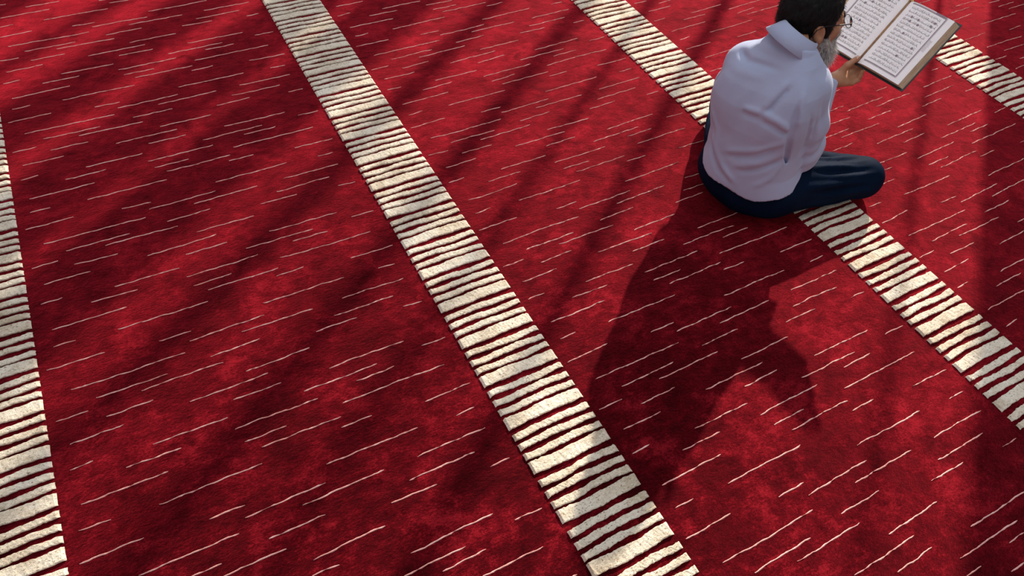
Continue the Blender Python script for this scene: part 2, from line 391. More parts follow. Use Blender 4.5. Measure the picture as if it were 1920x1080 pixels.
for i, (x0, x1, y0, y1) in enumerate(dashes):
    v, f = dash_geo(x0, x1, y0, y1, rng)
    if i < 300:
        cx, cy = (x0 + x1) / 2, (y0 + y1) / 2
        m = mesh('yarn_dash', [(a - cx, b - cy, c) for a, b, c in v], f)
        o = obj('yarn_dash', m, carpet, M['dash']); o.location = (cx, cy, 0)
    else:
        small.add(v, f)
# the pattern goes on beyond the frame
for pi in range(len(bands) - 1):
    xa = bands[pi][1] * H + .05; xb = bands[pi + 1][0] * H - .05
    y = -2.0
    while y < 6.0:
        y += 0.0158 * H
        for s in range(2):
            x = rng.uniform(xa, xb - .1); L = rng.uniform(.07, .27)
            yy = y + rng.uniform(-.01, .01)
            if rng.random() < .26 or x + L > xb or in_view(x, yy, 0, 60) or in_view(x + L, yy, 0, 60): continue
            small.add(*dash_geo(x, x + L, yy, yy, rng))
so = small.build('yarn_dashes_small', M['dash'], carpet)
so['kind'] = 'stuff'
# ------------------------------------------------------------------ implicit-surface modelling
def vnorm(a): return np.sqrt((a * a).sum(-1))
def rc(p, a, b, r1, r2):
    a = np.asarray(a, float); b = np.asarray(b, float); ba = b - a
    t = np.clip(((p - a) @ ba) / (ba @ ba), 0, 1)
    return vnorm(p - a - t[..., None] * ba) - (r1 + (r2 - r1) * t)
def ell(p, c, r, R=None):
    q = p - np.asarray(c, float)
    if R is not None: q = q @ R
    r = np.asarray(r, float)
    k0 = vnorm(q / r); k1 = vnorm(q / (r * r)) + 1e-9
    return k0 * (k0 - 1) / k1
def smin(a, b, k):
    h = np.clip(0.5 + 0.5 * (b - a) / k, 0, 1)
    return b + (a - b) * h - k * h * (1 - h)
def smax(a, b, k): return -smin(-a, -b, k)
def chain(p, pts, rad, k=0.01):
    d = None
    for i in range(len(pts) - 1):
        e = rc(p, pts[i], pts[i + 1], rad[i], rad[i + 1])
        d = e if d is None else smin(d, e, k)
    return d
class Waves:
    """cheap smooth 3-D noise: a sum of random sines"""
    def __init__(s, n, freq, seed, aniso=(1, 1, 1)):
        r = np.random.default_rng(seed)
        k = r.normal(0, 1, (n, 3)); k /= vnorm(k)[:, None]
        s.k = k * r.uniform(.55, 1.5, (n, 1)) * freq * 2 * np.pi * np.array(aniso); s.ph = r.uniform(0, 6.28, n); s.n = n
    def __call__(s, p): 
        o = 0
        for k, ph in zip(s.k, s.ph): o = o + np.sin(p @ k + ph)
        return o / math.sqrt(s.n)
def crease(p, pts, amp, sig):
    """ridge (amp > 0) or valley along a polyline, fading at its ends"""
    best = np.full(p.shape[:-1], 9.0); fade = np.zeros(p.shape[:-1])
    pts = [np.asarray(q, float) for q in pts]
    ls = [np.linalg.norm(pts[i + 1] - pts[i]) for i in range(len(pts) - 1)]; tot = sum(ls); acc = 0
    for i in range(len(pts) - 1):
        a = pts[i]; ba = pts[i + 1] - a
        t = np.clip(((p - a) @ ba) / (ba @ ba), 0, 1)
        d = vnorm(p - a - t[..., None] * ba)
        s = (acc + t * ls[i]) / tot
        w = np.clip(np.minimum(s, 1 - s) * 5, 0, 1)
        m = d < best
        best = np.where(m, d, best); fade = np.where(m, w, fade); acc += ls[i]
    return amp * np.exp(-(best / sig) ** 2) * (0.15 + 0.85 * fade)

def surface(fn, lo, hi, h):
    lo = np.asarray(lo, float); hi = np.asarray(hi, float)
    n = np.ceil((hi - lo) / h).astype(int) + 1
    ax = [lo[i] + h * np.arange(n[i]) for i in range(3)]
    V = np.empty(n, np.float32)
    for i, x in enumerate(ax[0]):
        Y, Z = np.meshgrid(ax[1], ax[2], indexing='ij')
        V[i] = fn(np.stack([np.full_like(Y, x), Y, Z], -1))
    S = V < 0
    c = [S[i:n[0] - 1 + i, j:n[1] - 1 + j, k:n[2] - 1 + k] for i in (0, 1) for j in (0, 1) for k in (0, 1)]
    cnt = sum(q.astype(np.int8) for q in c)
    act = (cnt > 0) & (cnt < 8)
    idx = np.full(act.shape, -1, np.int64); cells = np.argwhere(act); idx[act] = np.arange(len(cells))
    pos = np.zeros((len(cells), 3)); num = np.zeros(len(cells))
    corner = [(i, j, k) for i in (0, 1) for j in (0, 1) for k in (0, 1)]
    for a in range(8):
        for b in range(a + 1, 8):
            da = np.array(corner[b]) - np.array(corner[a])
            if np.abs(da).sum() != 1: continue
            ca = cells + corner[a]; cb = cells + corner[b]
            va = V[tuple(ca.T)].astype(float); vb = V[tuple(cb.T)].astype(float)
            m = (va < 0) != (vb < 0)
            t = np.where(m, va / np.where(m, va - vb, 1), 0)
            pos += np.where(m[:, None], np.array(corner[a]) + t[:, None] * da, 0); num += m
    P = lo + h * (cells + pos / num[:, None])
    faces = []
    for ax_ in range(3):
        o1, o2 = [(1, 2), (2, 0), (0, 1)][ax_]
        sl0 = [slice(None)] * 3; sl1 = [slice(None)] * 3
        sl0[ax_] = slice(0, n[ax_] - 1); sl1[ax_] = slice(1, n[ax_])
        A = S[tuple(sl0)]; B = S[tuple(sl1)]
        E = np.argwhere(A != B)
        ok = (E[:, o1] > 0) & (E[:, o2] > 0) & (E[:, o1] < n[o1] - 1) & (E[:, o2] < n[o2] - 1)
        E = E[ok]
        def cell(d1, d2):
            q = E.copy(); q[:, o1] += d1; q[:, o2] += d2; return idx[tuple(q.T)]
        quad = np.stack([cell(-1, -1), cell(0, -1), cell(0, 0), cell(-1, 0)], 1)
        flip = ~A[tuple(E.T)]
        quad[flip] = quad[flip][:, ::-1]
        faces.append(quad)
    Fq = np.concatenate(faces)
    e = h * .3
    for it in range(2):                                   # settle on the surface
        d = fn(P)
        g = np.stack([fn(P + np.eye(3)[i] * e) - fn(P - np.eye(3)[i] * e) for i in range(3)], -1) / (2 * e)
        gl = np.maximum((g * g).sum(-1), .15)
        st = np.clip(d / gl, -h * .6, h * .6)
        P = P - st[:, None] * g * .8
    return P, Fq

def np_mesh(name, P, Fq, smooth=True):
    m = bpy.data.meshes.new(name)
    m.vertices.add(len(P)); m.vertices.foreach_set('co', np.asarray(P, np.float32).ravel())
    Fq = np.asarray(Fq); k = Fq.shape[1]
    m.loops.add(Fq.size); m.loops.foreach_set('vertex_index', Fq.astype(np.int32).ravel())
    m.polygons.add(len(Fq)); m.polygons.foreach_set('loop_start', np.arange(0, Fq.size, k, dtype=np.int32))
    m.update(calc_edges=True); m.validate()
    if smooth: m.polygons.foreach_set('use_smooth', np.ones(len(m.polygons), bool))
    return m
def join(*parts):
    P, F, n = [], [], 0
    for p, f in parts: P.append(p); F.append(np.asarray(f) + n); n += len(p)
    return np.concatenate(P), np.concatenate(F)

# ------------------------------------------------------------------ person materials
def fabric(name, color, rough, vary, weave, sheen=0.1, tint=(1, 1, 1), wrinkle=0.0):
    m, nt, p = material(name)
    tc = nt.nodes.new('ShaderNodeTexCoord').outputs['Object']
    n = noise(nt, tc, 9, 3)
    lo = tuple(c * (1 - vary) for c in color); hi = tuple(min(1, c * (1 + vary)) for c in color)
    nt.links.new(ramp(nt, n.outputs[0], [(0.3, lo), (0.7, hi)]).outputs[0], p.inputs['Base Color'])
    p.inputs['Roughness'].default_value = rough
    p.inputs['Specular IOR Level'].default_value = 0.02
    p.inputs['Sheen Weight'].default_value = sheen; p.inputs['Sheen Tint'].default_value = (*tint, 1)
    prev = None
    if wrinkle:
        wn = noise(nt, mapping(nt, tc, (16, 16, 9)), 1.0, 3, 0.5, 0.8)
        prev = bump(nt, wn.outputs[0], wrinkle, 0.02)
    w = noise(nt, mapping(nt, tc, (weave, weave, weave)), 1.0, 2)
    nt.links.new(bump(nt, w.outputs[0], 0.12, 0.001, prev), p.inputs['Normal'])
    return m
M['shirt'] = fabric('pale_blue_cotton', (0.36, 0.405, 0.55), 0.8, 0.03, 900, 0.15, wrinkle=0.10)
M['trousers'] = fabric('dark_navy_twill', (0.0028, 0.0088, 0.0235), 0.7, 0.2, 700, 0.0, (0.5, 0.7, 1.0), wrinkle=0.05)
M['sock'] = fabric('black_knit', (0.012, 0.012, 0.014), 0.9, 0.2, 400)
m, nt, p = material('skin')
tc = nt.nodes.new('ShaderNodeTexCoord').outputs['Object']
nn = noise(nt, tc, 28, 4)
nt.links.new(ramp(nt, nn.outputs[0], [(0.3, (0.33, 0.15, 0.075)), (0.7, (0.46, 0.235, 0.135))]).outputs[0], p.inputs['Base Color'])
p.inputs['Roughness'].default_value = 0.5; p.inputs['Specular IOR Level'].default_value = 0.35
p.inputs['Subsurface Weight'].default_value = 0.12; p.inputs['Subsurface Radius'].default_value = (0.012, 0.004, 0.002); p.inputs['Subsurface Scale'].default_value = 0.6
pn = noise(nt, tc, 420, 3)
nt.links.new(bump(nt, pn.outputs[0], 0.15, 0.001), p.inputs['Normal'])
M['skin'] = m
M['hair'] = simple('black_hair', (0.0028, 0.0025, 0.0025), 0.6, Specular_IOR_Level=0.2, vary=0.4, vscale=160, bscale=300, bstr=0.4, bdist=0.002)
M['beard'] = simple('grey_beard', (0.30, 0.28, 0.25), 0.7, vary=0.45, vscale=120, bscale=400, bstr=0.4, bdist=0.002)
M['beard_hair'] = simple('grey_beard_hair', (0.55, 0.52, 0.48), 0.6, vary=0.5, vscale=70)
M['eye'] = simple('eye_white', (0.75, 0.72, 0.68), 0.25)
M['iris'] = simple('dark_iris', (0.02, 0.012, 0.008), 0.2)
M['nail'] = simple('nail', (0.62, 0.38, 0.30), 0.3)

# ------------------------------------------------------------------ the seated man (F forward, L to his left, U up)
PX, PY, PTH = 1.863, 1.307, math.radians(20)
def to_local(x, y, z):
    dx, dy = x - PX, y - PY
    return np.array([dx * math.cos(PTH) + dy * math.sin(PTH), -dx * math.sin(PTH) + dy * math.cos(PTH), z])

# the open book's frame, in the man's coordinates
BWID0, BHGT0 = 0.197, 0.274
_br = np.array(Matrix.Rotation(-1.415, 3, 'Z') @ Matrix.Rotation(-.010, 3, 'Y') @ Matrix.Rotation(.784, 3, 'X'))
_bo = np.array((2.297, 1.381, 0.453))
bS = to_local(*_bo); bT = to_local(*(_bo + _br @ np.array((0, BHGT0, 0)))); bR = to_local(*(_bo + _br @ np.array((BWID0, 0, 0))))
BU = (bT - bS); BHGT = float(np.linalg.norm(BU)); BU = BU / BHGT
BR = (bR - bS); BWID = float(np.linalg.norm(BR)); BR = BR - BU * (BR @ BU); BR = BR / np.linalg.norm(BR)
BN = np.cross(BR, BU)
def bk(r, u, n): return bS + BR * r + BU * u + BN * n

SH_R, SH_L = np.array([.045, -.050, .522]), np.array([.024, .180, .510])
EL_R, WR_R = np.array([.084, -.112, .238]), np.array([.290, -.040, .418])
EL_L, WR_L = np.array([.150, .225, .225]), bk(-.165, -.075, -.01)

# torso profile: height, centre F, centre L, half depth, half width
prof = np.array([
    [0.00, -.005, .000, .150, .190], [0.08, -.005, .000, .152, .198], [0.15, -.006, .004, .146, .192],
    [0.22, -.016, .018, .134, .164], [0.30, -.020, .028, .128, .156], [0.38, -.014, .036, .132, .160],
    [0.46, -.004, .044, .130, .164], [0.525, .006, .050, .116, .154], [0.570, .014, .055, .098, .132],
    [0.605, .022, .058, .082, .114], [0.635, .030, .060, .068, .084], [0.68, .042, .062, .058, .062]])
def torso(p, grow=0.0):
    sm = np.clip((p[..., 2] - .15) / .3, 0, 1)
    u = p[..., 2] + 0.11 * (p[..., 1] - .04) * sm
    c = [np.interp(u, prof[:, 0], prof[:, i]) for i in range(1, 5)]
    a, b = c[2] + grow, c[3] + grow
    e = 2.35
    q = (np.abs((p[..., 0] - c[0]) / a) ** e + np.abs((p[..., 1] - c[1]) / b) ** e) ** (1 / e)
    d = (q - 1) * np.minimum(a, b) * .92
    return np.maximum(d, p[..., 2] - .675)

wav_s = Waves(14, 5.5, 3, (1, 1, .6)); wav_f = Waves(16, 13, 5, (1, 1, .55))
SHIRT_CREASES = [
    ([(-.079, -.012, .584), (-.116, 0, .538), (-.142, .012, .4845)], .009, .009),
    ([(-.075, -.030, .575), (-.112, -.020, .530), (-.138, -.004, .476)], -.008, .010),
    ([(-.142, .075, .462), (-.142, .040, .471), (-.143, .010, .480)], .007, .010),
    ([(-.146, .075, .446), (-.146, .035, .452), (-.146, .005, .458)], -.006, .012),
    ([(-.144, .009, .479), (-.139, -.044, .476), (-.114, -.099, .450)], .009, .010),
    ([(-.144, .005, .455), (-.139, -.046, .450), (-.116, -.095, .430)], -.007, .012),
    ([(-.093, -.081, .539), (-.111, -.095, .477), (-.110, -.104, .417), (-.073, -.108, .316), (-.05, -.108, .23)], -.024, .009),
    ([(-.11, .165, .30), (-.157, .055, .215), (-.163, -.003, .189)], .008, .010),
    ([(-.10, .175, .27), (-.152, .075, .195), (-.158, .01, .172)], -.006, .011),
    ([(-.152, .076, .283), (-.148, -.029, .345), (-.118, -.095, .406)], .008, .011),
    ([(-.153, .07, .262), (-.150, -.030, .322), (-.118, -.095, .382)], -.007, .012),
    ([(-.157, .023, .250), (-.148, -.039, .292), (-.099, -.105, .355)], .008, .010),
    ([(-.157, .01, .232), (-.142, -.052, .268), (-.095, -.108, .330)], -.006, .011),
    ([(-.150, -.067, .203), (-.120, -.100, .247), (-.088, -.110, .308)], .007, .010),
    ([(-.01, .150, .612), (-.035, .100, .628), (-.038, .026, .634)], .007, .012),
    ([(.0, .205, .560), (-.064, .144, .576), (-.066, .026, .598)], -.008, .013),
    ([(-.03, .215, .52), (-.085, .150, .54), (-.095, .06, .56)], .006, .014),
    ([(-.070, -.072, .570), (-.095, -.089, .523), (-.095, -.112, .461)], .008, .009),
    ([(-.104, .195, .382), (-.126, .141, .330), (-.139, .115, .245)], .006, .012),
    ([(-.057, -.119, .499), (-.021, -.134, .400), (0, -.142, .285)], -.006, .010),
    ([(-.003, -.121, .505), (.021, -.146, .395), (.049, -.157, .290)], .006, .010),
    ([(-.02, -.13, .45), (.0, -.14, .36)], .006, .009)]
def shirt_fn(p):
    d = torso(p, 0.006)
    # rounded upper back and blades
    d = smin(d, ell(p, (-.045, .13, .43), (.075, .085, .11)), .06)
    d = smin(d, ell(p, (-.045, -.025, .45), (.075, .080, .11)), .06)
    # sleeves
    ar = chain(p, [SH_R, (SH_R + EL_R) / 2 + np.array([.0, -.012, 0]), EL_R], [.070, .066, .060], .03)
    fr = rc(p, EL_R + np.array([.01, -.003, .01]), WR_R + (WR_R - EL_R) * .05, .060, .041)
    fr = smin(fr, ell(p, EL_R + np.array([.050, -.012, .022]), (.052, .050, .052)), .03)
    al = chain(p, [SH_L, (SH_L + EL_L) / 2 + np.array([0, .01, 0]), EL_L], [.072, .066, .060], .03)
    fl = rc(p, EL_L, WR_L, .060, .042)
    d = smin(d, smin(ar, fr, .020), .007 + .03 * np.clip((p[..., 2] - .44) / .08, 0, 1))
    d = smin(d, smin(al, fl, .022), .03)
    # folds
    d = d + 0.0026 * wav_s(p) + 0.0010 * wav_f(p)
    for pts, amp, sig in SHIRT_CREASES: d = d - crease(p, pts, amp, sig)
    # sleeve gathers near the elbow
    t = ((p - SH_R) @ (EL_R - SH_R)) / ((EL_R - SH_R) @ (EL_R - SH_R))
    near = np.exp(-(ar / .03) ** 2) * np.exp(-((t - .85) / .25) ** 2)
    d = d - .0032 * near * np.sin(t * 34 + p[..., 1] * 40 + p[..., 0] * 25)
    # neck opening, cuffs and shirt-tail hem
    d = smax(d, p[..., 2] - (.648 + .3 * (0.01 - (p[..., 0] - .03))), .008)
    for W, E in ((WR_R, EL_R), (WR_L, EL_L)):
        ax_ = (W - E) / np.linalg.norm(W - E)
        s = (p - W) @ ax_
        d = np.where((vnorm(p - W) < .12), np.maximum(d, s - .006), d)
    lat = np.abs(p[..., 1] - .0) / .2
    hem = .145 + .035 * np.clip(lat, 0, 1.2) ** 3 + .05 * np.clip((p[..., 0] + .02) / .15, 0, 1) + .004 * np.sin(p[..., 1] * 38 + 1)
    d = np.maximum(d, hem - p[..., 2])
    return d
P_s, F_s = surface(shirt_fn, (-.20, -.22, .10), (.42, .30, .685), .0052)

# trousers
HIP_R, KN_R, AN_R = np.array([.02, -.105, .115]), np.array([.362, -.312, .086]), np.array([.27, .02, .052])
HIP_L, KN_L, AN_L = np.array([.02, .105, .115]), np.array([.372, .300, .088]), np.array([.36, -.03, .052])
wav_t = Waves(12, 7, 9)
def trouser_fn(p):
    d = ell(p, (-.004, 0, .112), (.150, .198, .122))
    th = rc(p, HIP_R, KN_R, .104, .072); sh = rc(p, KN_R, AN_R, .076, .052)
    tl = rc(p, HIP_L, KN_L, .104, .074); sl = rc(p, KN_L, AN_L, .076, .052)
    r_ = smin(th, sh, .035); l_ = smin(tl, sl, .035)
    # long drag folds fanning from the hip towards the knee
    for (A, B, dd) in ((HIP_R, KN_R, th), (HIP_L, KN_L, tl)):
        ax_ = (B - A) / np.linalg.norm(B - A); q = p - A; t = (q @ ax_) / np.linalg.norm(B - A)
        side = np.cross(ax_, np.array([0, 0, 1.])); side /= np.linalg.norm(side); upv = np.cross(side, ax_)
        ph = np.arctan2(q @ side, q @ upv)
        w = np.clip(t * 2.2, 0, 1) * np.clip((1.02 - t) * 3, 0, 1)
        f = .0066 * w * (np.sin(ph * 8 + 2.2 * t) + .6 * np.sin(ph * 15 + 1 - 3 * t))
        if A is HIP_R: r_ = r_ - f * np.exp(-(dd / .03) ** 2)
        else: l_ = l_ - f * np.exp(-(dd / .03) ** 2)
    d = smin(d, r_, .04); d = smin(d, l_, .04)
    d = d + .0016 * wav_t(p)
    d = smax(d, .0095 - p[..., 2], .012)
    for A, B in ((AN_R, KN_R), (AN_L, KN_L)):
        ax_ = (A - B) / np.linalg.norm(A - B)
        d = np.where(vnorm(p - A) < .10, np.maximum(d, (p - A) @ ax_ - .012), d)
    return d
P_t, F_t = surface(trouser_fn, (-.21, -.44, -.01), (.48, .44, .27), .0072)

# ------------------------------------------------------------------ head
def eul(rx, ry, rz): return np.array(Matrix.Rotation(rz, 3, 'Z') @ Matrix.Rotation(ry, 3, 'Y') @ Matrix.Rotation(rx, 3, 'X'))
HR = eul(math.radians(-4), math.radians(-7), math.radians(-38))       # nodding down, turned a little right
HC = np.array([.145, .058, .682])
def h2b(q): return HC + np.asarray(q, float) @ HR.T
ear_R = eul(0, math.radians(-14), math.radians(0))
NECK = (np.array([.030, .060, .585]) - HC) @ HR
def head_fn(q):
    d = ell(q, (-.012, 0, .034), (.098, .076, .090))
    d = smin(d, ell(q, (.036, 0, -.032), (.056, .059, .084)), .03)
    for s in (-1, 1):
        d = smin(d, chain(q, [(-.004, .052 * s, -.040), (.012, .046 * s, -.072), (.062, .012 * s, -.104)], [.020, .022, .022], .01), .03)
        d = smin(d, ell(q, (.060, .040 * s, -.028), (.022, .022, .020)), .02)              # cheek bone
        d = smin(d, rc(q, (.083, .012 * s, .024), (.070, .046 * s, .022), .010, .009), .014)  # brow
    d = smin(d, ell(q, (.074, 0, -.102), (.020, .024, .018)), .02)
    for s in (-1, 1):
        d = smax(d, -ell(q, (.098, .032 * s, .002), (.020, .019, .013)), .012)              # eye socket
        d = smin(d, ell(q, (.077, .032 * s, .002), (.0135, .0165, .0125)), .004)            # closed lid bulge
    d = smin(d, chain(q, [(.090, 0, .014), (.104, 0, -.010), (.112, 0, -.030)], [.0075, .0095, .0125], .006), .010)
    for s in (-1, 1): d = smin(d, ell(q, (.101, .0125 * s, -.034), (.0095, .0075, .0075)), .006)
    d = smin(d, rc(q, (.091, -.016, -.062), (.091, .016, -.062), .0062, .0062), .008)
    d = smin(d, rc(q, (.089, -.014, -.073), (.089, .014, -.073), .0068, .0068), .006)
    nk = rc(q, (-.026, 0, -.040), NECK, .053, .058)
    d = smin(d, nk, .025)
    for s in (-1, 1):
        e = ell(q, (-.012, .080 * s, -.006), (.020, .0085, .033), ear_R)
        e = smax(e, -ell(q, (-.008, .0885 * s, -.004), (.0115, .008, .021), ear_R), .004)
        e = smin(e, ell(q, (-.004, .079 * s, -.034), (.009, .007, .010)), .006)             # lobe
        e = smin(e, ell(q, (.002, .078 * s, -.008), (.005, .006, .008)), .004)              # tragus
        d = smin(d, e, .005)
    return d
P_h, F_h = surface(head_fn, (-.215, -.135, -.195), (.135, .125, .135), .0038)
hair_w = Waves(20, 45, 21); hair_w2 = Waves(12, 14, 22)
def hair_fn(q):
    d = ell(q, (-.014, 0, .036), (.107, .0855, .100))
    d = smin(d, ell(q, (-.052, 0, -.022), (.052, .060, .060)), .03)
    d = d + .0012 * hair_w(q) + .0016 * hair_w2(q)
    d = smax(d, -ell(q, (.108, 0, -.034), (.080, .110, .104)), .008)                        # face
    d = smax(d, -(q[..., 2] + .066 + .35 * (q[..., 0] + .09)), .01)                         # nape, rising behind the ear
    for s in (-1, 1):
        d = smax(d, -ell(q, (-.010, .092 * s, -.022), (.031, .030, .043)), .006)
        sb = ell(q, (.022, .071 * s, .000), (.013, .010, .036))                             # side burn
        d = smin(d, sb, .008)
    return d
P_hair, F_hair = surface(hair_fn, (-.135, -.10, -.10), (.11, .10, .15), .0040)
def beard_fn(q):
    d = None
    for s in (-1, 1):
        e = chain(q, [(.022, .066 * s, -.022), (.024, .058 * s, -.058), (.048, .038 * s, -.098), (.072, 0, -.118)], [.010, .018, .026, .030], .012)
        d = e if d is None else smin(d, e, .02)
    d = smin(d, chain(q, [(.060, 0, -.112), (.062, 0, -.155), (.052, 0, -.195)], [.039, .031, .012], .02), .03)
    for s in (-1, 1):
        d = smin(d, chain(q, [(.101, .004 * s, -.051), (.092, .024 * s, -.060), (.074, .036 * s, -.085)], [.0075, .008, .012], .008), .01)
    d = d + .0022 * hair_w(q * .8) + .003 * hair_w2(q)
    return d
P_b, F_b = surface(beard_fn, (-.02, -.10, -.225), (.13, .10, .0), .0042)

# ------------------------------------------------------------------ hands, closed on the book
def hand_fn(sgn, W, E, g):
    """g: grip point frame function (r,u,n) -> body coordinates; sgn mirrors along r"""
    G = lambda r, u, n: g(r * sgn, u, n)
    knuck = [G(-.022, -.040, -.018), G(-.004, -.044, -.024), G(.013, -.050, -.026), G(.028, -.059, -.023)]
    tips = []
    def fn(p):
        d = rc(p, E + (W - E) * .25, W, .036, .026)
        for k, rr in zip(knuck, (.0125, .0125, .012, .011)):
            d = smin(d, rc(p, W, k, .021, rr), .012)
        ln = [(.030, .052), (.034, .060), (.030, .054), (.022, .040)]
        for i, (k, (l1, l2)) in enumerate(zip(knuck, ln)):
            r = (-.018, .001, .018, .033)[i]
            pip = G(r + .002, k_u[i] + l1, -.034)
            dip = G(r + .002, k_u[i] + l1 + (l2 - l1) * .75, -.024)
            tip = G(r + .001, k_u[i] + l2 + .010, -.0125)
            d = smin(d, chain(p, [k, pip, dip, tip], [.0110, .0098, .0088, .0078], .004), .005)
        th = [W + (G(-.018, -.070, .006) - W) * .35, G(-.020, -.062, .006), G(-.012, -.026, .024), G(-.001, .012, .0235)]
        d = smin(d, chain(p, th, [.019, .0155, .0115, .0090], .006), .012)
        return d
    k_u = [-.040, -.043, -.049, -.058]
    return fn, G
fnR, GR = hand_fn(1, WR_R, EL_R, bk)
fnL, GL = hand_fn(-1, WR_L, EL_L, lambda r, u, n: bk(r - .150, u, n))
def bounds(pts, m): 
    a = np.array(pts); return a.min(0) - m, a.max(0) + m
lo, hi = bounds([WR_R, bk(.06, .06, 0), bk(-.03, .02, .03), bk(.05, -.06, -.04)], .045)
P_r, F_r = surface(fnR, lo, hi, .0030)
lo, hi = bounds([WR_L, bk(-.21, .05, 0), bk(-.13, .02, .03), bk(-.2, -.06, -.04)], .045)
P_l, F_l = surface(fnL, lo, hi, .0034)

# body core under the clothes: neck, chest, arms, thighs (one continuous skin with head and hands)
def core_fn(p):
    d = torso(p, -.022)
    d = smin(d, chain(p, [SH_R, EL_R, WR_R], [.050, .040, .026], .02), .03)
    d = smin(d, chain(p, [SH_L, EL_L, WR_L], [.050, .040, .026], .02), .03)
    return smax(d, .10 - p[..., 2], .01)
P_c, F_c = surface(core_fn, (-.2, -.26, .06), (.44, .32, .70), .012)
P_hb = h2b(P_h)
Pb, Fb = join((P_hb, F_h), (P_r, F_r), (P_l, F_l), (P_c, F_c))
person = obj('person', np_mesh('person', Pb, Fb), None, M['skin'])
person.location = (PX, PY, 0); person.rotation_euler = (0, 0, PTH)
tag(person, 'bearded man in pale blue shirt and dark trousers sitting cross-legged, reading a book', 'person')
shirt = obj('shirt', np_mesh('shirt', P_s, F_s), person, M['shirt'])
shirt['label'] = 'pale blue long-sleeved cotton shirt'
trousers = obj('trousers', np_mesh('trousers', P_t, F_t), person, M['trousers'])
trousers['label'] = 'dark navy trousers'
hair = obj('hair', np_mesh('hair', h2b(P_hair), F_hair), person, M['hair'])
hair['label'] = 'short black hair'
beard = obj('beard', np_mesh('beard', h2b(P_b), F_b), person, M['beard'])
beard['label'] = 'short grey beard'

# loose hairs
def strands(P, Fq, n, length, rad, seed, droop, sel=None, mixn=0.5):
    r = np.random.default_rng(seed)
    c = P[Fq].mean(1); nrm = np.cross(P[Fq[:, 2]] - P[Fq[:, 0]], P[Fq[:, 3]] - P[Fq[:, 1]])
    ar = vnorm(nrm); nrm = nrm / np.maximum(ar, 1e-12)[:, None]
    w = ar.copy()
    if sel is not None: w = w * sel(c)
    ids = r.choice(len(Fq), n, p=w / w.sum())
    V, F = [], []
    for i, j in enumerate(ids):
        a = c[j] + r.normal(0, .0012, 3)
        d = nrm[j] * mixn + np.asarray(droop(c[j])) + r.normal(0, .22, 3); d /= np.linalg.norm(d)
        d2 = d + np.asarray(droop(c[j])) * .5 + r.normal(0, .18, 3); d2 /= np.linalg.norm(d2)
        L = length * r.uniform(.5, 1.25)
        s = np.cross(d, r.normal(0, 1, 3)); s /= np.linalg.norm(s); t = np.cross(d, s)
        b = a + d * L * .55; e = b + d2 * L * .45
        n0 = len(V)
        for q, rr in ((a - d * .003, rad), (b, rad * .8)):
            for an in (0, 2.094, 4.189): V.append(q + s * rr * math.cos(an) + t * rr * math.sin(an))
        V.append(e)
        F += [(n0, n0 + 1, n0 + 4, n0 + 3), (n0 + 1, n0 + 2, n0 + 5, n0 + 4), (n0 + 2, n0, n0 + 3, n0 + 5), (n0 + 3, n0 + 4, n0 + 6), (n0 + 4, n0 + 5, n0 + 6), (n0 + 5, n0 + 3, n0 + 6)]
    return V, F
v, f = strands(P_b, F_b, 3400, .024, .00042, 1, lambda c: (.02, 0, -.75), lambda c: .25 + np.clip((-.06 - c[:, 2]) / .08, 0, 2), .45)
o = obj('beard_hairs', mesh('beard_hairs', h2b(np.array(v)), f), beard, M['beard_hair']); o['kind'] = 'stuff'
v, f = strands(P_hair, F_hair, 5000, .011, .00035, 2, lambda c: (-.2 if c[0] < .06 else .3, 0, -.55 if c[2] < .09 else .1), lambda c: (c[:, 2] > -.09), .45)
o = obj('hair_strands', mesh('hair_strands', h2b(np.array(v)), f), hair, M['hair']); o['kind'] = 'stuff'

# eyes under the lids, finger nails
def uv_ball(c, r, nu=14, nv=8):
    v = [np.asarray(c) + np.array([r[0] * math.sin(math.pi * j / nv) * math.cos(2 * math.pi * i / nu), r[1] * math.sin(math.pi * j / nv) * math.sin(2 * math.pi * i / nu), r[2] * math.cos(math.pi * j / nv)]) for j in range(nv + 1) for i in range(nu)]
    f = [(j * nu + i, (j + 1) * nu + i, (j + 1) * nu + (i + 1) % nu, j * nu + (i + 1) % nu) for j in range(nv) for i in range(nu)]
    return v, f
for s in (-1, 1):
    v, f = uv_ball((.0815, .032 * s, .000), (.0105, .0115, .0065))
    e = obj('eye', mesh('eye', h2b(np.array(v)), f, True), person, M['eye'])
    v, f = uv_ball((.0895, .032 * s, -.001), (.0032, .0055, .0052))
    obj('iris', mesh('iris', h2b(np.array(v)), f, True), e, M['iris'])
    mb = MB().tube([h2b((.093, .012 * s, .022)), h2b((.092, .030 * s, .028)), h2b((.080, .050 * s, .022))], [.0028, .0034, .0018], 8)
    mb.build('eyebrow', M['hair'], person, True)
def nail(c, dirv, up, L, w):
    dirv = dirv / np.linalg.norm(dirv); up = up - dirv * (up @ dirv); up /= np.linalg.norm(up); sd_ = np.cross(dirv, up)
    v, f = [], []
    for i in range(5):
        for k in range(5):
            a = (i / 4 - .5) * L; b = (k / 4 - .5) * w * (1 - .25 * (i / 4) ** 2)
            v.append(c + dirv * a + sd_ * b + up * (.0006 - 9 * b * b - 3 * a * a))
    for i in range(4):
        for k in range(4): f.append((i * 5 + k, i * 5 + k + 1, i * 5 + k + 6, i * 5 + k + 5))
    return v, f
v, f = nail(bk(-.001, .013, .0318), BU, BN, .012, .011)
obj('thumb_nail', mesh('thumb_nail', v, f, True), person, M['nail'])
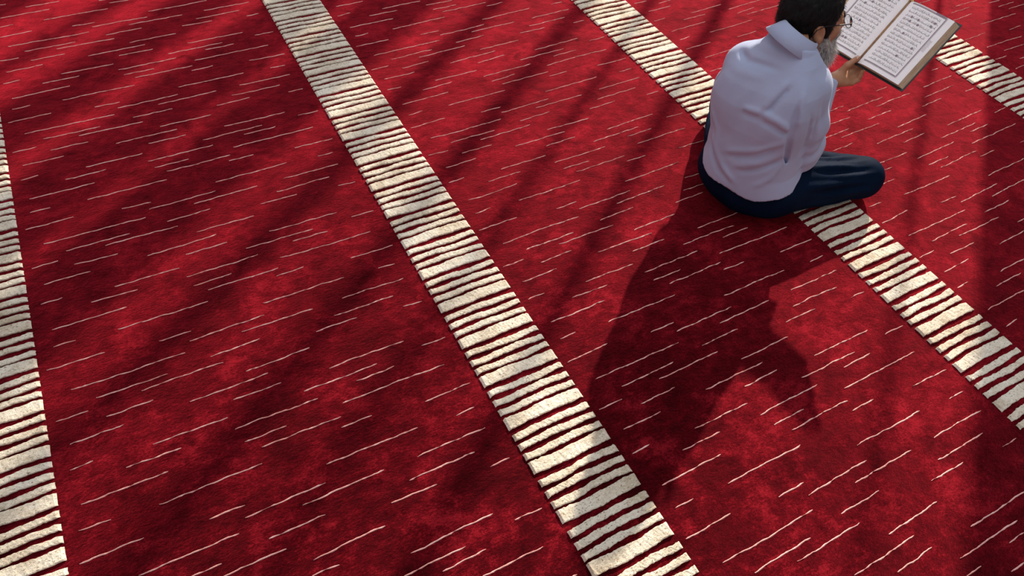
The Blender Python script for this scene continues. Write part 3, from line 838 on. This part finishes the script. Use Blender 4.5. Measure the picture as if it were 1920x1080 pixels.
for A, K, T in ((AN_R, KN_R, np.array([.20, .155, .040])), (AN_L, KN_L, np.array([.32, -.165, .040]))):
    def foot(p, A=A, T=T):
        d = rc(p, A + (K - A) * .12, A, .040, .042)
        ax_ = (T - A)
        d = smin(d, rc(p, A, A + ax_ * .55, .040, .037), .03); d = smin(d, rc(p, A + ax_ * .5, T, .036, .026), .03)
        d = smin(d, ell(p, A - ax_ / np.linalg.norm(ax_) * .035, (.035, .035, .032)), .03)
        return smax(d, .010 - p[..., 2], .01)
    lo, hi = bounds([A, T], .075)
    P_f, F_f = surface(foot, lo, hi, .007)
    obj('sock', np_mesh('sock', P_f, F_f), person, M['sock'])

# collar
cv, cf = [], []
C0 = np.array([.044, .061, .636]); tilt = eul(math.radians(9), math.radians(27), math.radians(-10))
nphi = 56
prof_c = [(.059, -.012), (.060, .020), (.0605, .040), (.063, .045), (.068, .043), (.080, .020), (.098, -.010), (.0955, -.012), (.075, .018), (.0655, .034)]
for i in range(nphi + 1):
    ph = math.pi + (i / nphi - .5) * 2 * math.radians(158)
    fr = abs(i / nphi - .5) * 2
    for (r_, z_) in prof_c:
        k = 1 + .06 * math.sin(ph * 3)
        drop = -.020 * fr ** 4 if r_ > .07 else 0
        q = np.array([r_ * 1.06 * math.cos(ph), r_ * 1.0 * math.sin(ph), z_ + drop])
        cv.append(C0 + tilt @ q)
npf = len(prof_c)
for i in range(nphi):
    for k in range(npf):
        k2 = (k + 1) % npf
        cf.append((i * npf + k, i * npf + k2, (i + 1) * npf + k2, (i + 1) * npf + k))
cf.append(tuple(range(npf))); cf.append(tuple(nphi * npf + k for k in range(npf))[::-1])
obj('collar', mesh('collar', cv, cf, True), shirt, M['shirt'])
# cuffs: a stitched band at the end of each sleeve
for W, E, r_ in ((WR_R, EL_R, .0405), (WR_L, EL_L, .0415)):
    ax_ = (W - E) / np.linalg.norm(W - E)
    MB().tube([W - ax_ * .048, W - ax_ * .046, W - ax_ * .004, W + ax_ * .008, W + ax_ * .007], [r_ + .001, r_ + .0045, r_ + .002, r_ + .001, r_ - .006], 28).build('cuff', M['shirt'], shirt, True)

# ------------------------------------------------------------------ eyeglasses
M['steel'] = simple('dark_steel', (0.02, 0.02, 0.025), 0.35, 0.6)
mg, ntg, pg = material('clear_lens')
pg.inputs['Base Color'].default_value = (0.98, 0.99, 1, 1); pg.inputs['Roughness'].default_value = 0.02
pg.inputs['Transmission Weight'].default_value = 1.0; pg.inputs['IOR'].default_value = 1.03
M['lens'] = mg
gl = obj('eyeglasses', None); gl.empty_display_size = .03
gl.parent = None
gl.matrix_world = person.matrix_basis.copy()
tag(gl, 'thin dark metal eyeglasses worn by the seated man', 'eyeglasses')
fr = MB()
for s in (-1, 1):
    cx, cy, cz = .112, .034 * s, -.006
    ring = [h2b((cx - .16 * abs(.026 * math.cos(a)) * 0 - .10 * max(0, s * .026 * math.cos(a)), cy + .026 * math.cos(a), cz + .020 * math.sin(a))) for a in np.linspace(0, 2 * math.pi, 29)]
    fr.tube(ring, .0012, 8, False)
    lens_v = [h2b((cx - .001, cy, cz))]; lf = []
    for k in range(28):
        a = 2 * math.pi * k / 28
        for dx in (-.0006, .0006):
            lens_v.append(h2b((cx + dx - .10 * max(0, s * .0255 * math.cos(a)), cy + .0255 * math.cos(a), cz + .0195 * math.sin(a))))
    v2 = [h2b((cx - .0008, cy, cz)), h2b((cx + .0008, cy, cz))] + lens_v[1:]
    for k in range(28):
        k2 = (k + 1) % 28
        lf += [(0, 2 + 2 * k2, 2 + 2 * k), (1, 3 + 2 * k, 3 + 2 * k2), (2 + 2 * k, 2 + 2 * k2, 3 + 2 * k2, 3 + 2 * k)]
    obj('lens', mesh('lens', v2, lf, True), gl, M['lens'])
    MB().tube([h2b((.108, .060 * s, .002)), h2b((.098, .072 * s, .006)), h2b((.05, .0785 * s, .012)), h2b((.000, .0835 * s, .018)), h2b((-.026, .086 * s, .010)), h2b((-.040, .086 * s, -.012))],
              [.0018, .0021, .0019, .0017, .0015, .0014], 8).build('temple', M['steel'], gl, True)
    MB().tube([h2b((.109, .012 * s, -.012)), h2b((.102, .011 * s, -.016))], [.0009, .0022], 6).build('nose_pad', M['steel'], gl, True)
fr.tube([h2b((.111, -.009, -.002)), h2b((.116, 0, .003)), h2b((.111, .009, -.002))], .0011, 8)
fr.build('frame', M['steel'], gl, True)

# ------------------------------------------------------------------ the book
M['paper'] = simple('cream_paper', (0.95, 0.915, 0.895), 0.75, vary=0.03, vscale=20)
m, nt, p = material('page_edges')
geo = nt.nodes.new('ShaderNodeTexCoord').outputs['Object']
wv = noise(nt, mapping(nt, geo, (30, 30, 900)), 1.0, 2)
nt.links.new(ramp(nt, wv.outputs[0], [(0.35, (0.36, 0.25, 0.15)), (0.65, (0.58, 0.44, 0.30))]).outputs[0], p.inputs['Base Color'])
p.inputs['Roughness'].default_value = 0.8
M['page_edge'] = m
M['cover'] = simple('dark_green_cover', (0.012, 0.020, 0.018), 0.45, vary=0.3, vscale=60, bscale=500, bstr=0.2)
M['ink'] = simple('ink', (0.26, 0.22, 0.22), 0.8)
M['border_ink'] = simple('mauve_border', (0.30, 0.23, 0.26), 0.8, vary=0.5, vscale=500)
M['gold'] = simple('gilt_headband', (0.62, 0.42, 0.16), 0.6, vary=0.2, vscale=200)
M['gutter'] = simple('gutter_shade', (0.30, 0.17, 0.09), 0.85, vary=0.25, vscale=80)  # shade between the open pages, painted as brown

book = obj('book', None); book.empty_display_size = .05
Bm = Matrix(((BR[0], BU[0], BN[0], bS[0]), (BR[1], BU[1], BN[1], bS[1]), (BR[2], BU[2], BN[2], bS[2]), (0, 0, 0, 1)))
book.matrix_world = person.matrix_basis @ Bm
tag(book, 'large open book with cream pages of script held by the seated man', 'book')
BW, BH = BWID, BHGT
TH_R, TH_L = .015, .013
def page_z(x, th):                           # height of the open pages above the boards, from the gutter outwards
    t = np.clip(x / BW, 0, 1)
    return .0035 + (th + .006) * (1 - np.exp(-t * 9)) - .006 * t ** 1.2
def page_block(side, th, name):
    n, mrow = 30, 14
    W = BW - .022; x = W * (np.linspace(0, 1, n) ** 1.35)
    v, f = [], []
    y0, y1 = .004, BH - .004
    for j in range(mrow + 1):
        y = y0 + (y1 - y0) * j / mrow
        for i in range(n):
            v.append((side * (x[i] + .004), y, page_z(x[i], th)))
    for j in range(mrow):
        for i in range(n - 1):
            q = (j * n + i, j * n + i + 1, (j + 1) * n + i + 1, (j + 1) * n + i)
            f.append(q if side > 0 else q[::-1])
    m = mesh(name, v, f, True)
    return m, x, W
for side, th in ((1, TH_R), (-1, TH_L)):
    m, xs, W = page_block(side, th, 'page')
    pg_ = obj('page', m, book, M['paper'])
    # leaves below the open page: fore edge and head and tail edges
    n = len(xs); v, f = [], []
    slope = .010
    for y in (.004, BH - .004):
        for i in range(n):
            v.append((side * (xs[i] + .004), y, page_z(xs[i], th) - .0004))
        for i in range(n):
            v.append((side * (xs[i] * (BW - .005) / W + .004) if i > n // 2 else side * (xs[i] + .004), y, .0005))
    A0, A1, B0, B1 = 0, n, 2 * n, 3 * n
    for i in range(n - 1):
        f += [(A0 + i, A0 + i + 1, A1 + i + 1, A1 + i), (B0 + i, B0 + i + 1, B1 + i + 1, B1 + i), (A1 + i, A1 + i + 1, B1 + i + 1, B1 + i)]
    f += [(A0 + n - 1, B0 + n - 1, B1 + n - 1, A1 + n - 1)]
    obj('page_block', mesh('page_block', v, f), book, M['page_edge'])
    # ---- print on the page: fifteen lines of flowing script, verse rosettes and a ruled border
    lift = .0007
    def on(x, y): return (side * (x + .004), y, float(page_z(np.array(x), th)) + lift)
    tx0, tx1 = .022, W * .80
    ty0, ty1 = BH * .115, BH * .945
    lines = 15
    r = np.random.default_rng(50 + side)
    for li in range(lines):
        yb = ty0 + (ty1 - ty0) * (li + .35) / lines
        pitch = (ty1 - ty0) / lines
        mb = MB()
        x = tx0
        def stroke(pts, hw):
            pts = np.array(pts); v, f = [], []
            for i in range(len(pts)):
                t = pts[min(i + 1, len(pts) - 1)] - pts[max(i - 1, 0)]; t = t / (np.linalg.norm(t) + 1e-9); nn_ = np.array([-t[1], t[0]])
                a = pts[i] + nn_ * hw; b = pts[i] - nn_ * hw
                v += [on(a[0], a[1]), on(b[0], b[1])]
            for i in range(len(pts) - 1): f.append((2 * i, 2 * i + 1, 2 * i + 3, 2 * i + 2))
            mb.add(v, f)
        while x < tx1 - .006:
            wl = min(r.uniform(.005, .013), tx1 - x)
            k = max(5, int(wl / .0011)); t = np.linspace(0, 1, k)
            ph = r.uniform(0, 6)
            yy = yb + pitch * (.08 * np.sin(t * wl / .0011 + ph) + .06 * np.sin(t * wl / .0023 + ph * 2)) - pitch * .16 * (t > .8) * r.random()
            stroke(np.stack([x + t * wl, yy], 1), .00055)
            for _ in range(r.integers(1, 4)):                       # tall letters
                q = x + wl * r.random(); stroke([(q, yb), (q + .0003, yb + pitch * .42)], .00035)
            for _ in range(r.integers(2, 6)):                       # dots and vowel marks
                q = x + wl * r.random(); up_ = r.choice([-.28, -.22, .30, .36, .46]) * pitch
                stroke([(q, yb + up_), (q + .0010, yb + up_ + .0003)], .00032)
            x += wl + r.uniform(.0003, .0012)
        mb.build('script_line', M['ink'], pg_)
    for _ in range(9):                                              # verse rosettes
        x = r.uniform(tx0 + .01, tx1 - .006); y = ty0 + (ty1 - ty0) * (r.integers(0, lines) + .42) / lines
        v = [on(x, y)] + [on(x + .0040 * (1 + .15 * math.cos(8 * a)) * math.cos(a), y + .0040 * (1 + .15 * math.cos(8 * a)) * math.sin(a)) for a in np.linspace(0, 2 * math.pi, 24, endpoint=False)]
        f = [(0, 1 + k, 1 + (k + 1) % 24) for k in range(24)]
        v = [(a, b, c + .0004) for a, b, c in v]
        obj('verse_rosette', mesh('verse_rosette', v, f), pg_, M['border_ink'])
    mb = MB()
    def ruled(xa, ya, xb, yb_, hw):
        n_ = 14; v, f = [], []
        dx, dy = xb - xa, yb_ - ya; L = math.hypot(dx, dy); nx_, ny_ = -dy / L * hw, dx / L * hw
        for i in range(n_ + 1):
            t = i / n_; v += [on(xa + dx * t + nx_, ya + dy * t + ny_), on(xa + dx * t - nx_, ya + dy * t - ny_)]
        for i in range(n_): f.append((2 * i, 2 * i + 1, 2 * i + 3, 2 * i + 2))
        mb.add(v, f)
    bx0, bx1, by0, by1 = .014, W * .845, BH * .085, BH * .962
    for off, hw in ((0, .0016), (.0036, .0005)):
        ruled(bx1 + off, by0 - off, bx1 + off, by1 + off, hw); ruled(bx0, by0 - off, bx1 + off, by0 - off, hw); ruled(bx0, by1 + off, bx1 + off, by1 + off, hw)
    mb.build('border', M['border_ink'], pg_)
    mb = MB()
    for k in range(26):                                             # chapter heading cartouche
        pass
    if side > 0:
        v = [on(W * .60, BH * .968), on(W * .84, BH * .968), on(W * .84, BH * .984), on(W * .60, BH * .984)]
        mb.add(v, [(0, 1, 2, 3)]); mb.build('heading', M['border_ink'], pg_)
        mb = MB()
        for k in range(11):                                         # small marginal note
            yy = BH * .50 + k * .0042
            v = [on(W * .875, yy), on(W * (.93 + .03 * r.random()), yy), on(W * .93, yy + .0008), on(W * .875, yy + .0008)]
            mb.add(v, [(0, 1, 2, 3)])
        mb.build('margin_note', M['border_ink'], pg_)
# boards, spine, and a brown strip painting the shade in the gutter
cvr = MB()
for side in (1, -1):
    cvr.box(*(sorted((side * .004, side * (BW + .004)))), -.004, BH + .004, -.0030, 0.0004)
cvr.build('cover', M['cover'], book)
MB().tube([(0, -.004, -.004), (0, BH + .004, -.004)], .0055, 12).build('spine', M['cover'], book, True)
MB().tube([(0, .003, -.0004), (0, BH * .5, -.0004), (0, BH - .003, -.0004)], .0062, 10).build('gutter', M['gutter'], book, True)
MB().tube([(-.012, BH - .003, .004), (-.005, BH - .001, .0075), (0, BH, .006), (.005, BH - .001, .0085), (.013, BH - .003, .006)], [.0026, .0034, .003, .0036, .0026], 10).build('headband', M['gold'], book, True)
